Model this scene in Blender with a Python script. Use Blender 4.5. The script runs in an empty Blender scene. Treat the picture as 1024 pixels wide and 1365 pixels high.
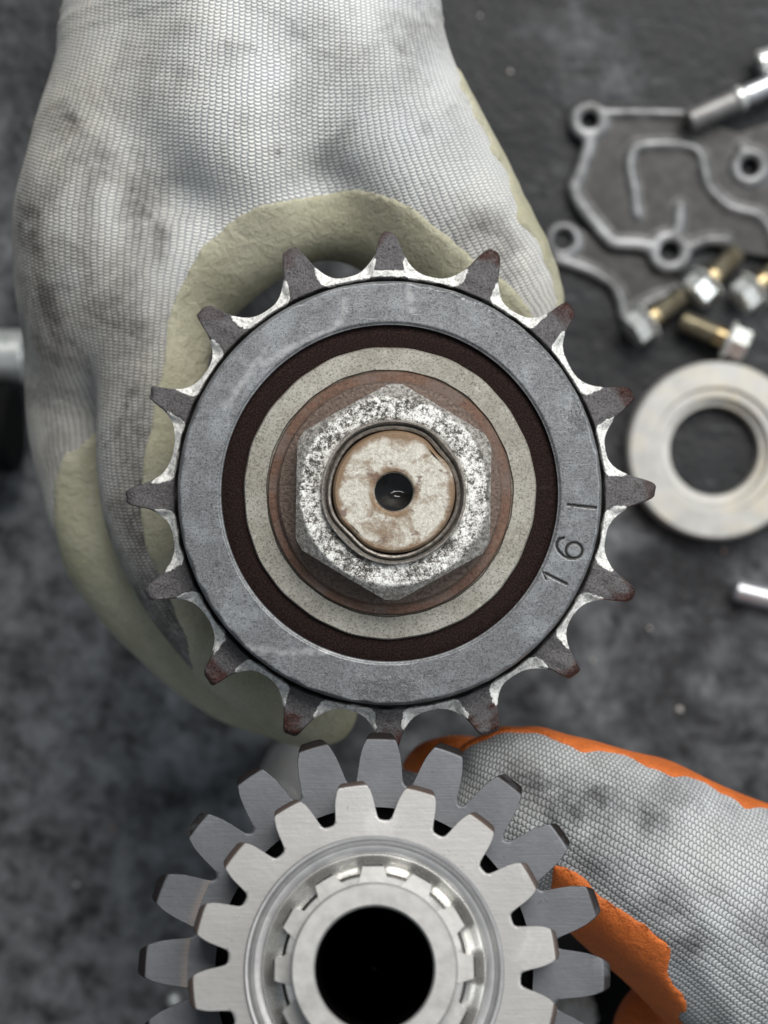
import bpy, bmesh, math, random
import numpy as np
from mathutils import Vector, Matrix
random.seed(4); RNG = np.random.default_rng(4)
R_ = math.radians
SC = bpy.context.scene
COL = SC.collection
# ------------------------------------------------------------------ camera, world, light, exposure
CAM_Z = 400.0                                   # mm above the mat, looking straight down
K = 124.3 / 1024 / 240.0
cam_d = bpy.data.cameras.new('camera'); cam = bpy.data.objects.new('camera', cam_d); COL.objects.link(cam)
cam.location = (0, 0, CAM_Z * .001); cam.rotation_euler = (0, 0, 0)
cam_d.sensor_fit = 'HORIZONTAL'; cam_d.sensor_width = 36; cam_d.lens = 36 * 240 / 124.3
cam_d.clip_start = .005; cam_d.clip_end = 20
cam_d.dof.use_dof = True; cam_d.dof.focus_distance = .236; cam_d.dof.aperture_fstop = 19
SC.camera = cam
W = bpy.data.worlds.new('World'); SC.world = W; W.use_nodes = True
bg = W.node_tree.nodes['Background']; bg.inputs[0].default_value = (.80, .90, 1.0, 1); bg.inputs[1].default_value = .24
def area(name, loc, target, size, sy, power, col):
    d = bpy.data.lights.new(name, 'AREA'); d.shape = 'RECTANGLE'; d.size = size; d.size_y = sy; d.energy = power; d.color = col
    o = bpy.data.objects.new(name, d); COL.objects.link(o); o.location = loc
    o.rotation_euler = (Vector(target) - Vector(loc)).to_track_quat('-Z', 'Y').to_euler(); return o
area('ceiling_lamp', (.32, .95, 1.15), (0, 0, .1), 1.0, .7, 27, (1, .975, .94))
area('window_lamp', (.95, .15, .75), (0, 0, .1), .5, .8, 6, (.93, .97, 1))
VS = SC.view_settings; VS.view_transform = 'Standard'; VS.look = 'None'; VS.exposure = 0; VS.gamma = 1; VS.use_curve_mapping = False

# ------------------------------------------------------------------ helpers
def P(u, v, z):
    d = CAM_Z - z
    return ((u - 512) * K * d, (682.5 - v) * K * d, z)
def S(z): return K * (CAM_Z - z)
def mesh_obj(name, verts, faces, mat, parent=None, smooth=True, attrs=None, sharp=None):
    me = bpy.data.meshes.new(name)
    me.from_pydata((np.asarray(verts, float) * .001).tolist(), [], faces if isinstance(faces, list) else faces.tolist())
    me.materials.append(mat)
    if smooth:
        me.polygons.foreach_set('use_smooth', [True] * len(me.polygons))
        if sharp: me.set_sharp_from_angle(angle=R_(sharp))
    if attrs:
        for k, a in attrs.items():
            at = me.attributes.new(k, 'FLOAT', 'POINT'); at.data.foreach_set('value', np.asarray(a, np.float32))
    o = bpy.data.objects.new(name, me); COL.objects.link(o)
    if parent is not None: o.parent = parent
    return o
def thing(name, label, cat, loc=(0, 0, 0), group=None, mtx=None):
    o = bpy.data.objects.new(name, None); COL.objects.link(o); o.empty_display_size = .01
    if mtx is not None: o.matrix_world = mtx
    else: o.location = [c * .001 for c in loc]
    tag(o, label, cat, group); return o
def tag(o, label, cat, group=None):
    o['label'] = label; o['category'] = cat
    if group: o['group'] = group
    return o
def sstep(a, b, x):
    t = np.clip((x - a) / (b - a), 0, 1); return t * t * (3 - 2 * t)
def lathe(name, prof, mat, parent=None, n=160, sharp=35, centre=(0, 0), jitter=None, closed=True, axis=None, attrs=None):
    """revolve (r,z) profile (mm) about z; closed loop profile"""
    th = np.linspace(0, 2 * np.pi, n, endpoint=False); m = len(prof)
    vs = []
    for i, t in enumerate(th):
        for r, z in prof:
            rr = r if jitter is None else r + jitter(t, r, z)
            vs.append((centre[0] + rr * math.cos(t), centre[1] + rr * math.sin(t), z))
    fs = []
    for i in range(n):
        j = (i + 1) % n
        for k in range(m if closed else m - 1):
            l = (k + 1) % m
            fs.append((i * m + k, j * m + k, j * m + l, i * m + l))
    if axis is not None:
        q = Vector((0, 0, 1)).rotation_difference(Vector(axis).normalized()).to_matrix()
        vs = [tuple(q @ Vector(v)) for v in vs]
    return mesh_obj(name, vs, fs, mat, parent, sharp=sharp, attrs=attrs)
def polar(thetas, rin, rout, nr, ztop, zbot, wall_in=False, wrap=False):
    """grid between rin(th) and rout(th); outer wall down to zbot.  Returns verts, faces, (r,th) arrays"""
    n = len(thetas); s = np.linspace(0, 1, nr)
    rr = rin[:, None] + (rout - rin)[:, None] * s[None, :]
    tt = np.repeat(thetas[:, None], nr, 1)
    zz = ztop(rr, tt)
    cols = [np.stack([rr * np.cos(tt), rr * np.sin(tt), zz], -1)]
    low = np.stack([rout * np.cos(thetas), rout * np.sin(thetas), np.full(n, zbot)], -1)[:, None, :]
    cols.append(low)
    if wall_in:
        lowi = np.stack([rin * np.cos(thetas), rin * np.sin(thetas), np.full(n, zbot)], -1)[:, None, :]
        cols.append(lowi)
    V = np.concatenate(cols, 1); m = V.shape[1]
    idx = np.arange(n * m).reshape(n, m)
    fs = []
    a = np.arange(n if wrap else n - 1); b = (a + 1) % n
    for k in range(nr):                                   # last k is the outer wall
        fs.append(np.stack([idx[a, k], idx[a, k + 1], idx[b, k + 1], idx[b, k]], -1))
    if wall_in: fs.append(np.stack([idx[a, 0], idx[b, 0], idx[b, m - 1], idx[a, m - 1]], -1))
    ra = np.concatenate([rr, rout[:, None]] + ([rin[:, None]] if wall_in else []), 1).ravel()
    ta = np.concatenate([tt, thetas[:, None]] + ([thetas[:, None]] if wall_in else []), 1).ravel()
    return V.reshape(-1, 3), np.concatenate(fs), ra, ta
# -------- signed distance fields
class Grid:
    def __init__(s, lo, hi, h):
        s.lo = np.array(lo, np.float32); s.h = h
        s.n = np.ceil((np.array(hi) - s.lo) / h).astype(int) + 1
        s.ax = [s.lo[i] + h * np.arange(s.n[i], dtype=np.float32) for i in range(3)]
    def full(s, v=1e3): return np.full(s.n, v, np.float32)
    def box(s, lo, hi):
        a = np.clip(np.floor((np.array(lo) - s.lo) / s.h).astype(int), 0, s.n - 1)
        b = np.clip(np.ceil((np.array(hi) - s.lo) / s.h).astype(int) + 1, 1, s.n)
        return tuple(slice(x, y) for x, y in zip(a, b))
    def pts(s, sl=None):
        ax = s.ax if sl is None else [s.ax[i][sl[i]] for i in range(3)]
        return np.meshgrid(*ax, indexing='ij', sparse=True)
def smin(a, b, k):
    if k <= 0: return np.minimum(a, b)
    h = np.clip(.5 + .5 * (b - a) / k, 0, 1)
    return b + (a - b) * h - k * h * (1 - h)
def cone_d(X, Y, Z, a, b, ra, rb):
    ax, ay, az = a; dx, dy, dz = b[0] - ax, b[1] - ay, b[2] - az
    L = dx * dx + dy * dy + dz * dz + 1e-9
    t = np.clip(((X - ax) * dx + (Y - ay) * dy + (Z - az) * dz) / L, 0, 1)
    return np.sqrt((X - ax - t * dx) ** 2 + (Y - ay - t * dy) ** 2 + (Z - az - t * dz) ** 2) - (ra + (rb - ra) * t)
def catmull(pts, n):
    p = np.array(pts, float); p = np.vstack([2 * p[0] - p[1], p, 2 * p[-1] - p[-2]]); out = []
    for i in range(1, len(p) - 2):
        for k in range(n):
            t = k / n
            out.append(.5 * (2 * p[i] + (p[i + 1] - p[i - 1]) * t + (2 * p[i - 1] - 5 * p[i] + 4 * p[i + 1] - p[i + 2]) * t * t + (3 * p[i] - p[i - 1] - 3 * p[i + 1] + p[i + 2]) * t ** 3))
    out.append(p[-2]); return np.array(out)
def chain(pts, n=4):
    """photo-sized joints (u, v, height, radius) -> world mm spline (x,y,z,r)"""
    q = [(*P(u, v, z), r * S(z)) for u, v, z, r in pts]
    return catmull(q, n)
def add_chain(g, d, c, k):
    for a, b in zip(c[:-1], c[1:]):
        m = max(a[3], b[3]) + 13
        sl = g.box(np.minimum(a[:3], b[:3]) - m, np.maximum(a[:3], b[:3]) + m)
        X, Y, Z = g.pts(sl)
        d[sl] = smin(d[sl], cone_d(X, Y, Z, a[:3], b[:3], a[3], b[3]), k)
def surface_nets(d, g):
    s = d < 0
    c = [s[i:s.shape[0] - 1 + i, j:s.shape[1] - 1 + j, k:s.shape[2] - 1 + k] for i in (0, 1) for j in (0, 1) for k in (0, 1)]
    cnt = sum(x.astype(np.int8) for x in c)
    act = (cnt > 0) & (cnt < 8)
    I = np.argwhere(act); ids = np.full(act.shape, -1, np.int64); ids[act] = np.arange(len(I))
    corners = [(i, j, k) for i in (0, 1) for j in (0, 1) for k in (0, 1)]
    vals = [d[I[:, 0] + i, I[:, 1] + j, I[:, 2] + k] for i, j, k in corners]
    acc = np.zeros((len(I), 3)); num = np.zeros(len(I))
    for p in range(8):
        for q in range(p + 1, 8):
            cp, cq = np.array(corners[p]), np.array(corners[q])
            if np.abs(cp - cq).sum() != 1: continue
            m = (vals[p] < 0) != (vals[q] < 0)
            t = vals[p][m] / (vals[p][m] - vals[q][m])
            acc[m] += cp + t[:, None] * (cq - cp); num[m] += 1
    V = (I + acc / num[:, None]) * g.h + g.lo
    F = []
    for ax in range(3):
        o1, o2 = [(1, 2), (2, 0), (0, 1)][ax]
        a = s[tuple(slice(0, -1) if i == ax else slice(1, -1) for i in range(3))]
        b = s[tuple(slice(1, None) if i == ax else slice(1, -1) for i in range(3))]
        for cond, flip in ((a & ~b, False), (~a & b, True)):
            E = np.argwhere(cond)
            E = E + np.array([0 if i == ax else 1 for i in range(3)])
            def cell(d1, d2):
                e = E.copy(); e[:, o1] -= d1; e[:, o2] -= d2; return ids[e[:, 0], e[:, 1], e[:, 2]]
            q = np.stack([cell(1, 1), cell(0, 1), cell(0, 0), cell(1, 0)], -1)
            F.append(q[:, ::-1] if flip else q)
    F = np.concatenate(F); F = F[(F >= 0).all(1)]
    return V, F
def smooth_mesh(V, F, it=3, lam=.5):
    for _ in range(it):
        acc = np.zeros_like(V); n = np.zeros(len(V))
        for k in range(4):
            i, j = F[:, k], F[:, (k + 1) % 4]
            np.add.at(acc, i, V[j]); np.add.at(n, i, 1); np.add.at(acc, j, V[i]); np.add.at(n, j, 1)
        V = V + lam * (acc / np.maximum(n, 1)[:, None] - V)
    return V
def vnoise(x, y, z, seed=0):
    """cheap smooth pseudo-noise from sines, about -1..1"""
    r = np.random.default_rng(seed); o = 0
    for k in range(6):
        f = r.normal(size=3); ph = r.uniform(0, 6.28)
        o = o + np.sin(f[0] * x + f[1] * y + f[2] * z + ph)
    return o / 2.6

# ------------------------------------------------------------------ material helper
class NB:
    def __init__(s, name):
        s.m = bpy.data.materials.new(name); s.m.use_nodes = True; s.t = s.m.node_tree; s.nd = s.t.nodes; s.lk = s.t.links
        s.b = s.nd['Principled BSDF']; s.tc = s.nd.new('ShaderNodeTexCoord'); s.co = s.tc.outputs['Object']
    def put(s, sock, v):
        if hasattr(v, 'links') or isinstance(v, bpy.types.NodeSocket): s.lk.new(v, sock)
        elif isinstance(v, (tuple, list)) and len(v) == 3 and sock.type == 'RGBA': sock.default_value = (*v, 1)
        else: sock.default_value = v
    def noise(s, scale, detail=4, rough=.55, co=None, dist=0, stretch=None):
        n = s.nd.new('ShaderNodeTexNoise'); n.inputs['Scale'].default_value = scale; n.inputs['Detail'].default_value = detail
        n.inputs['Roughness'].default_value = rough; n.inputs['Distortion'].default_value = dist
        c = co or s.co
        if stretch:
            mp = s.nd.new('ShaderNodeMapping'); s.lk.new(c, mp.inputs[0]); mp.inputs['Scale'].default_value = stretch[:3]
            if len(stretch) > 3: mp.inputs['Rotation'].default_value = (0, 0, stretch[3])
            c = mp.outputs[0]
        s.lk.new(c, n.inputs['Vector']); return n.outputs['Fac']
    def vor(s, scale, feature='F1', out='Distance', rnd=1):
        n = s.nd.new('ShaderNodeTexVoronoi'); n.feature = feature; n.inputs['Scale'].default_value = scale; n.inputs['Randomness'].default_value = rnd
        s.lk.new(s.co, n.inputs['Vector']); return n.outputs[out]
    def ramp(s, f, stops, interp='LINEAR'):
        n = s.nd.new('ShaderNodeValToRGB'); n.color_ramp.interpolation = interp; e = n.color_ramp.elements
        while len(e) < len(stops): e.new(.5)
        for el, (p, c) in zip(e, stops):
            el.position = p; el.color = (c, c, c, 1) if not isinstance(c, tuple) else (*c, 1)
        s.lk.new(f, n.inputs[0]); return n.outputs[0]
    def mix(s, f, a, b, bt='MIX'):
        n = s.nd.new('ShaderNodeMix'); n.data_type = 'RGBA'; n.blend_type = bt
        s.put(n.inputs[0], f); s.put(n.inputs[6], a); s.put(n.inputs[7], b); return n.outputs[2]
    def math(s, op, a, b=0., c=None, clamp=False):
        n = s.nd.new('ShaderNodeMath'); n.operation = op; n.use_clamp = clamp; s.put(n.inputs[0], a); s.put(n.inputs[1], b)
        if c is not None: s.put(n.inputs[2], c)
        return n.outputs[0]
    def attr(s, name):
        n = s.nd.new('ShaderNodeAttribute'); n.attribute_name = name; return n.outputs['Fac']
    def bump(s, h, dist, strength=1., normal=None):
        n = s.nd.new('ShaderNodeBump'); n.inputs['Distance'].default_value = dist; n.inputs['Strength'].default_value = strength
        s.lk.new(h, n.inputs['Height'])
        if normal: s.lk.new(normal, n.inputs['Normal'])
        return n.outputs[0]
    def done(s, col, rough, metal=0., normal=None, spec=.5):
        s.put(s.b.inputs['Base Color'], col); s.put(s.b.inputs['Roughness'], rough); s.put(s.b.inputs['Metallic'], metal)
        s.b.inputs['Specular IOR Level'].default_value = spec
        if normal: s.lk.new(normal, s.b.inputs['Normal'])
        return s.m

def metal(name, c0, c1, rough=.4, scale=600, metallic=1., bump=.00003, stretch=None, grime=None, r_var=.12):
    n = NB(name); f = n.noise(scale, 6, .65, stretch=stretch); big = n.noise(90, 3)
    c = n.mix(n.ramp(f, [(.3, 0.), (.7, 1.)]), c0, c1)
    if grime: c = n.mix(n.ramp(big, [(.52, 0.), (.72, .75)]), c, grime)
    r = n.math('MULTIPLY_ADD', f, r_var * 2, rough - r_var)
    return n.done(c, r, metallic, n.bump(f, bump))

# mat (work surface)
def m_mat():
    n = NB('rubber_mat')
    big = n.noise(26, 7, .65, dist=.35); mid = n.noise(95, 10, .76, dist=.3); fine = n.noise(420, 4, .6)
    sep = n.nd.new('ShaderNodeSeparateXYZ'); n.lk.new(n.co, sep.inputs[0])
    side = n.math('MULTIPLY_ADD', n.math('ADD', sep.outputs[0], sep.outputs[1]), -1.1, -.02)      # paler dust towards one corner, also brightening the hand's shadow there
    bigs = n.math('ADD', big, n.math('MINIMUM', n.math('MAXIMUM', side, -.15), .17))
    dust = n.math('MULTIPLY', n.ramp(bigs, [(.38, 0.), (.62, 1.)]), n.ramp(mid, [(.38, 0.05), (.60, 1.)]))
    c = n.mix(n.ramp(mid, [(.3, 0.), (.75, 1.)]), (.008, .0085, .0095), (.026, .027, .0295))
    c = n.mix(dust, c, (.175, .18, .188))
    scr = n.noise(30, 5, .7, stretch=(1, 9, 1, .5)); c = n.mix(n.ramp(scr, [(.60, 0.), (.70, .5)]), c, (.16, .165, .17))
    c = n.mix(n.ramp(fine, [(.62, 0.), (.78, .4)]), c, (.14, .14, .145))
    r = n.ramp(mid, [(.3, .42), (.7, .62)])
    h = n.math('MULTIPLY_ADD', n.noise(120, 5, .6), 2., fine)
    return n.done(c, r, 0, n.bump(h, .0005, .8), .28)
M_MAT = m_mat()

# knit yarn
def m_knit(name, white, gap, grime, col=1.06, row=.60, tint=None):
    n = NB(name)
    u = n.attr('ku'); v = n.attr('kv')
    wob = n.noise(260, 2)
    uu = n.math('ADD', u, n.math('MULTIPLY', n.math('SUBTRACT', wob, .5), .9))
    cu = n.math('DIVIDE', uu, col); fl = n.math('FLOOR', cu)
    fu = n.math('SUBTRACT', n.math('FRACT', cu), .5)
    odd = n.math('MULTIPLY', n.math('MODULO', n.math('ABSOLUTE', fl), 2.), .5)
    fu2 = n.math('MULTIPLY', fu, fu)
    vv = n.math('ADD', n.math('ADD', n.math('DIVIDE', v, row), odd), n.math('MULTIPLY', fu2, 1.5))
    vv = n.math('ADD', vv, n.math('MULTIPLY', n.math('SUBTRACT', n.noise(300, 2), .5), .5))
    fv = n.math('SUBTRACT', n.math('FRACT', vv), .5)
    hu = n.math('SUBTRACT', 1., n.math('MULTIPLY', fu2, 4.), clamp=True)
    hu = n.math('POWER', hu, .55)
    hv = n.math('SUBTRACT', 1., n.math('MULTIPLY', n.math('MULTIPLY', fv, fv), 4.), clamp=True)
    hv = n.math('POWER', hv, .8)
    h = n.math('MULTIPLY', hu, hv)
    wn = n.nd.new('ShaderNodeTexWhiteNoise'); wn.noise_dimensions = '2D'; cb = n.nd.new('ShaderNodeCombineXYZ')
    n.lk.new(fl, cb.inputs[0]); n.lk.new(n.math('FLOOR', vv), cb.inputs[1]); n.lk.new(cb.outputs[0], wn.inputs['Vector'])
    h = n.math('MULTIPLY', h, n.math('MULTIPLY_ADD', wn.outputs['Value'], .35, .75))
    fib = n.noise(2600, 3, .6)
    hh = n.math('MULTIPLY_ADD', fib, .25, h)
    dirt = n.attr('dirt'); dn = n.noise(75, 6, .65, dist=.6)
    dm = n.math('ADD', n.math('MULTIPLY', dirt, n.ramp(n.noise(330, 7, .75, dist=.5), [(.30, .45), (.66, 1.25)])), n.ramp(dn, [(.49, 0.), (.70, .55)]), clamp=True)
    y = n.mix(n.ramp(n.noise(40, 3), [(.35, 0.), (.65, 1.)]), white, tint or white)
    y = n.mix(dm, y, grime)
    g = n.mix(dm, gap, tuple(c * .3 for c in grime))  # gap colour holds the shade between stitches; grime deepens it
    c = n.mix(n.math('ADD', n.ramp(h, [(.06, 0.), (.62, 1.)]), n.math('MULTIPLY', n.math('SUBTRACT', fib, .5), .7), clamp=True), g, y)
    c = n.mix(n.math('MULTIPLY', n.attr('tan'), n.ramp(n.noise(120, 6, .7), [(.3, .6), (.65, 1.)])), c, n.mix(1., c, (.76, .725, .67), 'MULTIPLY'))
    c = n.mix(n.ramp(n.noise(14, 3), [(.35, 0.), (.65, .35)]), c, n.mix(.5, c, tint or white, 'MULTIPLY'))
    return n.done(c, .85, 0, n.bump(hh, .00027, .9), .2)
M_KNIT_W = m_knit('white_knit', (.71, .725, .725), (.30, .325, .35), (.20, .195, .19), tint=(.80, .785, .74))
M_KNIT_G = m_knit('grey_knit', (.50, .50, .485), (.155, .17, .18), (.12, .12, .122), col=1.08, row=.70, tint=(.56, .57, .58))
def m_latex(name, c0, c1, dirtc, rough=.55):
    n = NB(name); a = n.noise(2700, 4, .7); b = n.noise(80, 5, .6); cr = n.noise(420, 4, .65, dist=.5)
    c = n.mix(n.ramp(b, [(.3, 0.), (.7, 1.)]), c0, c1)
    c = n.mix(n.ramp(a, [(.52, 0.), (.66, .6)]), c, dirtc)
    c = n.mix(n.ramp(n.noise(150, 7, .72, dist=.5), [(.52, 0.), (.70, .6)]), c, n.mix(.5, c, dirtc))
    h = n.math('MULTIPLY_ADD', cr, 2.6, a)
    return n.done(c, rough, 0, n.bump(h, .00026, .9), .35)
M_OLIVE = m_latex('olive_latex', (.345, .33, .225), (.475, .455, .345), (.20, .188, .13), .5)
M_ORANGE = m_latex('orange_latex', (.64, .155, .024), (.50, .118, .02), (.22, .062, .02), .5)

# sprocket metals
def m_ring():
    n = NB('ring_grey_steel'); f = n.noise(2600, 5, .8); b = n.noise(170, 6, .7); sp = n.noise(3600, 3, .6)
    c = n.mix(n.ramp(f, [(.3, 0.), (.7, 1.)]), (.085, .088, .093), (.29, .297, .305))
    c = n.mix(n.ramp(b, [(.48, 0.), (.70, .6)]), c, (.38, .395, .41))
    c = n.mix(n.ramp(n.noise(700, 7, .78), [(.54, 0.), (.66, .7)]), c, (.075, .075, .078))
    c = n.mix(n.ramp(sp, [(.56, 0.), (.66, .85)]), c, (.05, .05, .055))
    for st, rt in ((16, .9), (20, 2.2), (24, -.2)):
        sc = n.noise(230, 5, .65, stretch=(1, st, 1, rt)); c = n.mix(n.ramp(sc, [(.63, 0.), (.69, .55)]), c, (.46, .47, .48))
    c = n.mix(n.math('MULTIPLY', n.attr('scratch'), n.ramp(n.noise(900, 5, .7), [(.35, .15), (.6, 1.)])), c, (.50, .505, .50))
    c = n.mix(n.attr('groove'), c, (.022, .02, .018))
    wet = n.attr('wet'); wn = n.ramp(n.noise(1500, 4, .7), [(.47, 0.), (.56, 1.)])
    w = n.math('MULTIPLY', wet, wn, clamp=True)
    c = n.mix(w, c, (.22, .225, .225))
    r = n.math('MULTIPLY_ADD', w, -.36, .46)
    h = n.math('ADD', n.math('MULTIPLY', f, .5), n.math('MULTIPLY', w, 1.2))
    return n.done(c, r, .45, n.bump(h, .00012, .9))
def m_tooth():
    n = NB('tooth_steel'); f = n.noise(2700, 5, .78); b = n.noise(520, 6, .75)
    wear = n.attr('wear'); rust = n.attr('rust')
    c = n.mix(n.ramp(f, [(.3, 0.), (.72, 1.)]), (.050, .045, .046), (.215, .205, .208))
    c = n.mix(n.ramp(n.noise(3600, 3), [(.57, 0.), (.66, .8)]), c, (.025, .021, .020))
    rn = n.math('MULTIPLY', rust, n.ramp(b, [(.3, .55), (.55, 1.)]), clamp=True)
    c = n.mix(rn, c, n.mix(n.ramp(f, [(.4, 0.), (.7, 1.)]), (.022, .007, .005), (.085, .026, .014)))
    wv = n.math('ADD', wear, n.math('MULTIPLY', n.math('SUBTRACT', b, .5), 2.4))
    ws = n.math('MULTIPLY', n.ramp(wv, [(.46, 0.), (.58, 1.)]), n.ramp(wear, [(.02, 0.), (.2, 1.)]))
    wc = n.mix(n.ramp(n.noise(1500, 6, .8), [(.36, 0.), (.54, 1.)]), (.34, .335, .315), (.95, .94, .90))
    c = n.mix(ws, c, wc)
    r = n.math('ADD', n.math('MULTIPLY', f, .2), n.math('MULTIPLY_ADD', rn, -.22, .34))
    h = n.math('MULTIPLY_ADD', b, 1.6, f)
    c = n.mix(n.attr('gap_shade'), c, (.010, .009, .008))  # shade of the gap inside the rim, painted near-black
    return n.done(c, r, n.math('MULTIPLY_ADD', ws, -.25, .5), n.bump(h, .00022, 1.))
def m_rubber():
    n = NB('brown_rubber'); f = n.noise(3800, 4, .75)
    c = n.mix(n.ramp(f, [(.42, 0.), (.66, 1.)]), (.005, .0026, .0022), (.036, .019, .0155))
    c = n.mix(n.ramp(n.noise(160, 5, .6, stretch=(1, 5, 1)), [(.66, 0.), (.74, .2)]), c, (.10, .09, .085))
    return n.done(c, .85, 0, n.bump(f, .00016, 1.), .15)
def m_hub():
    n = NB('hub_plate'); f = n.noise(3000, 5, .8); b = n.noise(150, 5)
    c = n.mix(n.ramp(b, [(.35, 0.), (.68, 1.)]), (.28, .262, .218), (.41, .392, .345))
    c = n.mix(n.ramp(f, [(.50, 0.), (.62, .85)]), c, (.075, .068, .058))
    c = n.mix(n.ramp(n.noise(800, 4), [(.60, 0.), (.72, .5)]), c, (.56, .54, .47))
    return n.done(c, .5, .25, n.bump(f, .00008, .8))
def m_rust():
    n = NB('rusty_washer'); f = n.noise(1900, 6, .8); b = n.noise(160, 4)
    c = n.mix(n.ramp(f, [(.3, 0.), (.7, 1.)]), (.055, .026, .017), (.215, .12, .08))
    c = n.mix(n.ramp(b, [(.48, 0.), (.66, .6)]), c, (.15, .125, .11))
    c = n.mix(n.ramp(n.noise(2100, 3), [(.6, 0.), (.7, .7)]), c, (.03, .018, .014))
    return n.done(c, .5, .3, n.bump(f, .00012, .9))
def m_nut():
    n = NB('flaked_zinc'); f = n.noise(1700, 7, .85); b = n.noise(330, 5, .7)
    k = n.math('ADD', f, n.math('MULTIPLY', n.math('SUBTRACT', b, .5), .5))
    k = n.math('SUBTRACT', k, n.math('MULTIPLY', n.attr('chamfer'), .03))
    c = n.ramp(k, [(.40, (.045, .038, .032)), (.45, (.17, .155, .138)), (.50, (.56, .545, .505)), (.58, (.95, .94, .90))])
    ch = n.attr('chamfer')
    c = n.mix(n.math('MULTIPLY', ch, .85), c, n.ramp(f, [(.36, (.05, .042, .036)), (.48, (.20, .187, .168)), (.60, (.42, .40, .37))]))
    r = n.ramp(k, [(.40, .62), (.52, .30)])
    return n.done(c, r, n.ramp(k, [(.40, .3), (.5, .7)]), n.bump(k, .00022, 1.))
def m_shaft_end():
    n = NB('stained_shaft_end'); f = n.noise(1900, 6, .78); b = n.noise(210, 6, .7, dist=.4); e = n.attr('edge')
    c = n.mix(n.ramp(f, [(.35, 0.), (.65, 1.)]), (.44, .405, .33), (.74, .715, .64))
    st = n.math('ADD', b, n.math('MULTIPLY', e, .22))
    c = n.mix(n.ramp(st, [(.50, 0.), (.58, .55), (.68, .9)]), c, (.20, .115, .055))
    c = n.mix(n.ramp(n.noise(330, 5, .6, stretch=(1, 1.6, 1)), [(.60, 0.), (.65, .8)]), c, (.16, .10, .075))
    c = n.mix(n.ramp(n.noise(2400, 4), [(.60, 0.), (.68, .6)]), c, (.15, .11, .08))
    return n.done(c, .42, .35, n.bump(f, .0001, .8))
M_RING, M_TOOTH, M_RUBBER, M_HUB, M_RUST, M_NUT, M_SEND = m_ring(), m_tooth(), m_rubber(), m_hub(), m_rust(), m_nut(), m_shaft_end()
M_COLLAR = metal('dark_collar', (.10, .085, .07), (.42, .39, .35), .36, 1800, .5, .0001)
M_OIL = NB('oil_film').done((.012, .012, .013), .12, 0.)
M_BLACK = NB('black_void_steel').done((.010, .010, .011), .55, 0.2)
M_WASHER2 = metal('dark_washer', (.055, .036, .028), (.21, .155, .125), .45, 1900, .4, .0001)
# gear metals
def m_gear(name, c0, c1, rough, lines, dark):
    n = NB(name); f = n.noise(1000, 5, .65); b = n.noise(70, 4, .6)
    ln = n.noise(170, 3, .5, stretch=(1, 22, 1, lines))
    c = n.mix(n.ramp(b, [(.3, 0.), (.7, 1.)]), c0, c1)
    c = n.mix(n.ramp(ln, [(.50, 0.), (.66, .10)]), c, tuple(min(1, x * 1.25) for x in c1))
    c = n.mix(n.ramp(n.noise(330, 5, .7), [(.66, 0.), (.72, .6)]), c, tuple(x * .4 for x in c0))
    c = n.mix(n.attr('tip'), c, dark)  # tip chamfers darkened: a dark reflection put into the colour, with oil stain
    c = n.mix(n.attr('stain'), c, (.20, .165, .14))
    r = n.math('MULTIPLY_ADD', f, .16, rough - .08)
    h = n.math('MULTIPLY_ADD', ln, .5, f)
    nick = n.ramp(n.noise(520, 6, .75, stretch=(1, 2.2, 1, 2.)), [(.64, 0.), (.70, .7)])
    c = n.mix(nick, c, tuple(x * .45 for x in c0))
    c = n.mix(n.ramp(n.noise(160, 5, .6, dist=.6), [(.58, 0.), (.72, .35)]), c, tuple(min(1, x * 1.5) for x in c1))
    return n.done(c, r, .5, n.bump(h, .00004, .7))
M_GEAR_LO = m_gear('blue_grey_gear_steel', (.072, .075, .083), (.115, .118, .128), .48, .6, (.014, .010, .009))
M_GEAR_HI = m_gear('bright_gear_steel', (.265, .26, .252), (.335, .329, .32), .48, 1.1, (.09, .065, .055))
M_SPL = metal('spline_steel', (.31, .305, .293), (.42, .415, .40), .48, 500, .45, .00005)
M_GROOVE = metal('polished_groove', (.62, .61, .58), (.80, .79, .76), .26, 300, .75, .00002)
M_SPL_SHADE = metal('spline_shade_steel', (.018, .016, .014), (.06, .055, .05), .4, 900, .5, .00004)  # dark copy of the spline steel, painted shade for walls and gaps
M_BORE = NB('dark_bore').done((.003, .003, .003), .9, 0., None, .0)  # near-black wall: the shade of the hole is put into its colour
# things on the mat
M_CASTING = metal('dull_cover_steel', (.17, .165, .16), (.26, .255, .25), .46, 260, .6, .00008)
def m_cover():
    n = NB('cover_plate_steel'); f = n.noise(300, 5, .6); e = n.attr('bead')
    c = n.mix(n.ramp(f, [(.3, 0.), (.7, 1.)]), (.034, .0325, .0315), (.065, .063, .061))
    e = n.math('MULTIPLY', e, n.ramp(n.noise(75, 4, .6), [(.36, .25), (.62, 1.)]))
    c = n.mix(e, c, n.mix(f, (.14, .143, .147), (.40, .405, .41)))  # ribs coloured paler, painting the light that their relief catches
    return n.done(c, n.math('MULTIPLY_ADD', e, -.06, .5), .55, n.bump(f, .0001, .8))
M_COVER = m_cover()
M_WASHER = metal('satin_spacer', (.47, .46, .43), (.58, .57, .54), .45, 200, .4, .00003, grime=(.62, .56, .42))
M_BRIGHT = metal('bright_zinc', (.62, .64, .61), (.84, .85, .82), .28, 300, .6, .00004)
M_YELLOW = metal('yellow_zinc', (.28, .21, .105), (.44, .36, .22), .34, 500, .9, .00005)
M_THREAD = metal('thread_zinc', (.30, .27, .20), (.52, .49, .40), .34, 500, .9, .00004)
M_PIN = metal('silver_pin', (.50, .51, .53), (.64, .65, .67), .32, 260, .8, .00004)
M_BLKRUB = NB('black_rubber').done((.004, .004, .0045), .8, 0., None, .15)
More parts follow.
